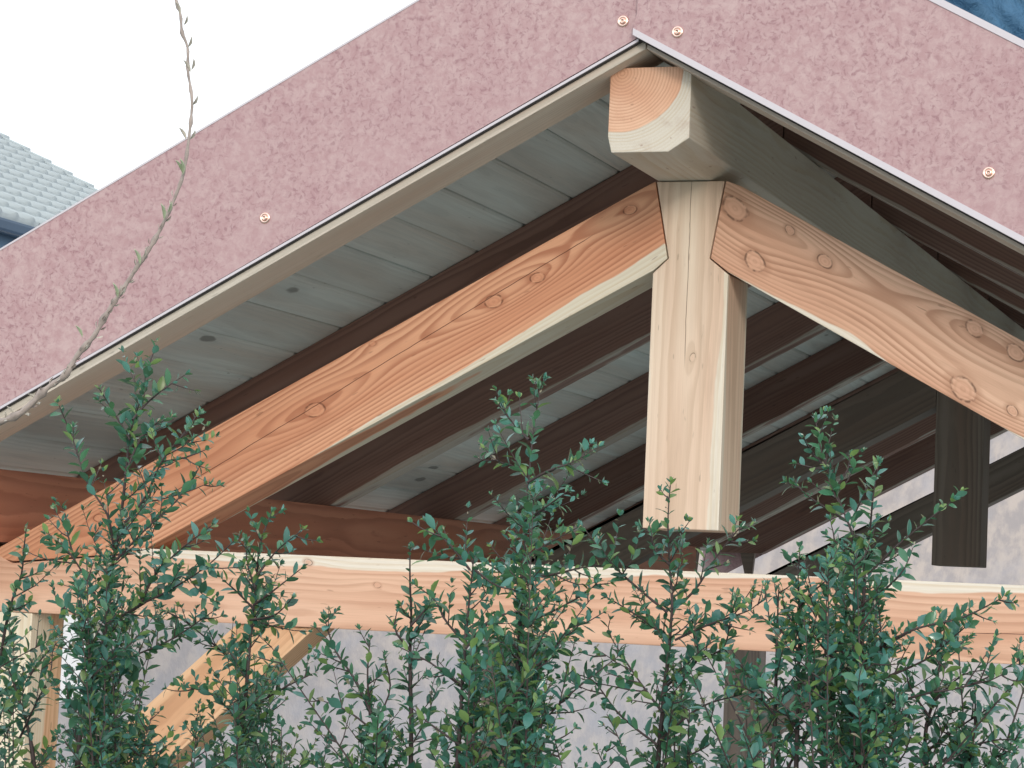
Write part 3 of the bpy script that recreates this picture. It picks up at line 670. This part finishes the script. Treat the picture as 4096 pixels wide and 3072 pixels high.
for px, Y, lab, stems, brs in SH:
    s = Shrub(px, Y, lab)
    ends = []
    for st_ in stems:
        pts = pp(st_, Y)
        g0 = Vector((s.base.x+random.uniform(-.06, .06), Y+random.uniform(-.05, .05), 0))
        low = [g0, g0.lerp(pts[0], .35)+Vector((.02, 0, 0)), g0.lerp(pts[0], .7), pts[0]]
        s.tube(resample(low, .05), 0.008, 0.0042, 'stem')
        s.twig(pts, 0.0036, 0.0008, name='stem', sub=0.34)
        ends.append(pts)
        # lower foliage out of frame
        for k_ in range(16):
            p = low[1].lerp(pts[0], random.random()); d = Vector((random.gauss(0, 1), random.gauss(0, .8), 0.9)).normalized()
            q = [p]
            for j in range(4): q.append(q[-1]+d*0.06+Vector((0, 0, .01)))
            s.twig(q, .002, .0007, dens=.008, sub=.08)
    for bp_ in brs:
        s.twig(pp(bp_, Y+random.uniform(-.03, .03), 0.025), 0.0018, 0.0006, name='branch', sub=0.26)
    shr.append(s)
# further shoots between them, denser towards the bottom of the picture
CL = ((40, 2500, 150, 12), (740, 2720, 110, 12), (1090, 2720, 80, 9), (2120, 1900, 40, 6), (3300, 2080, 60, 5), (400, 2150, 130, 22), (480, 2600, 190, 16), (990, 2500, 110, 13), (1480, 2750, 150, 11), (1880, 2450, 120, 15), (2080, 2350, 110, 15), (2300, 2780, 130, 7),
      (2660, 2500, 130, 13), (2950, 2760, 120, 9), (3420, 2150, 100, 16), (3480, 2500, 150, 15), (3850, 2760, 160, 11))
for cx0, ytop, sdv, cnt_ in CL:
    for k_ in range(cnt_):
        px = cx0+random.gauss(0, sdv*0.75); off = abs(px-cx0)
        if random.random() < 0.22: continue
        tip = ytop+off*1.3+abs(random.gauss(0, 170)); tip = min(tip, 3040)
        s = min(shr, key=lambda s_: abs(at(px, 3000, Y=-1.5).x-s_.base.x)); Y = s.Y+random.uniform(-0.10, 0.20)
        x0 = cx0+(px-cx0)*0.25+random.gauss(0, 30)
        pts = pp([(x0, 3250), (x0+(px-x0)*.3, 3250-(3250-tip)*.4), (x0+(px-x0)*.65, 3250-(3250-tip)*.75), (px, tip)], Y, .03)
        s.twig(pts, 0.0016, 0.0006, sub=0.20, dens=.0062)
for s in shr: s.finish()

# bare budding shoot rising on the left
bs = Shrub(-160, -1.35, 'bare budding grey shoot arching up across the left fascia board into the sky', 'bare_shoot')
del bs.root['group']; bs.root['category'] = 'plant'
pl = [(-260, 1790), (-120, 1735), (0, 1688), (70, 1660), (130, 1610), (185, 1555), (260, 1500), (310, 1420), (375, 1345), (430, 1250), (490, 1160), (550, 1065), (590, 1010), (650, 900), (700, 790), (735, 690), (752, 580), (768, 430), (762, 350), (752, 285), (750, 190), (728, 130), (722, 60), (704, 0), (690, -90)]
P_ = resample([at(a, b3, Y=-1.35+0.0001*i*i) for i, (a, b3) in enumerate(pl)], .006)
m_bare = simple('pale grey shoot bark', (0.33, 0.285, 0.265), 0.7, var=0.6, scale=70.0)
g0 = Vector((P_[0].x-0.35, -1.3, 0))
bs.tube(resample([g0, g0.lerp(P_[0], .5)+Vector((-.08, 0, 0.1)), P_[0]], .05), 0.008, 0.0042, 'stem', m_bare)
n_ = len(P_); v, f = [], []
for i, p in enumerate(P_):
    t = (P_[min(i+1, n_-1)]-P_[max(i-1, 0)]).normalized(); a = t.cross(Vector((0.3, 1, 0.1))).normalized(); c_ = t.cross(a)
    r_ = 0.0052-(0.0032)*min(1, i/(n_-1)*1.5)
    if i % 7 in (0, 1): r_ *= 1.45
    r_ *= 1+0.22*math.sin(i*1.9)*math.sin(i*0.37)
    for j in range(7): v.append(tuple(p+(a*math.cos(.8976*j)+c_*math.sin(.8976*j))*r_*random.uniform(.88, 1.12)))
for i in range(n_-1):
    for j in range(7): f.append((i*7+j, i*7+(j+1) % 7, (i+1)*7+(j+1) % 7, (i+1)*7+j))
mesh_np('stem', v, f, bs.root, [m_bare], smooth=True)
m_bud = simple('pale green bud', (0.42, 0.50, 0.36), 0.6, var=0.3, scale=90.0)
bud_me = [shared('bud', [(x_*0.9, y_, z_) for x_, y_, z_ in leaf_geo(0.34, -0.2, 0.12)[0]], leaf_geo(0.34, -0.2, 0.12)[1], mt) for mt in (m_bud, m_bare, simple('pale bud', (0.55, 0.53, 0.48), 0.7))]
i = 10; sd_s = 1
inv = bs.root.matrix_world.inverted()
for bpx, bpy_, dx, dy, L, mi in ((330, 1350, -25, -60, .020, 0), (260, 1495, 25, -55, .016, 1), (470, 1190, -10, -60, .022, 0), (480, 1180, 45, -45, .016, 1), (560, 1060, -15, -70, .024, 0), (575, 1030, 15, -45, .014, 1),
    (655, 880, -2, -70, .024, 0), (670, 850, 30, -60, .018, 0), (730, 700, 0, -60, .024, 0), (728, 690, -18, -50, .020, 0), (745, 560, -30, -70, .020, 1), (758, 558, 45, -55, .018, 1), (768, 420, 35, -40, .018, 1), (762, 290, -25, -60, .020, 1), (765, 280, 22, -60, .018, 1),
    (750, 190, 30, -55, .018, 1), (735, 100, 25, -45, .016, 1), (720, 60, -12, -60, .020, 1), (150, 1600, -40, -35, .016, 1), (60, 1665, -30, -50, .018, 1), (95, 1650, 55, 25, .016, 1), (200, 1545, 50, -20, .016, 1), (20, 1680, 10, -60, .014, 1), (330, 1400, 45, -35, .016, 1), (140, 1610, 60, 10, .014, 1)):
    p = at(bpx, bpy_, Y=-1.345); q = at(bpx+dx, bpy_+dy, Y=-1.355); dr = (q-p).normalized(); sd_ = dr.cross(Vector((0.2, 1, .1))).normalized(); nz = sd_.cross(dr)
    for rot in (0, 1.6):
        L = L*1.0; s2 = sd_*math.cos(rot)+nz*math.sin(rot); n2 = s2.cross(dr)
        M = Matrix((s2*L, dr*L, n2*L)).transposed().to_4x4(); M.translation = p
        o = bpy.data.objects.new('bud', bud_me[0 if mi == 0 else 2]); C.objects.link(o); o.parent = bs.root; o.matrix_local = inv @ M

for i in range(3, int(n_*0.62), 2):
    t = (P_[i+1]-P_[i-1]).normalized(); a = t.cross(Vector((0.1, 1, 0.1))).normalized(); c_ = t.cross(a)
    for k_ in range(2):
        az = random.uniform(0, 6.28); rad = a*math.cos(az)+c_*math.sin(az); dr = (t*random.uniform(.7, 1.3)+rad).normalized()
        L = random.uniform(.006, .013); sd_ = dr.cross(rad+Vector((.01, .02, .3))).normalized(); nz = sd_.cross(dr)
        M = Matrix((sd_*L, dr*L, nz*L)).transposed().to_4x4(); M.translation = P_[i]+rad*0.0028
        o = bpy.data.objects.new('bud', bud_me[random.choice((1, 1, 2))]); C.objects.link(o); o.parent = bs.root; o.matrix_local = inv @ M
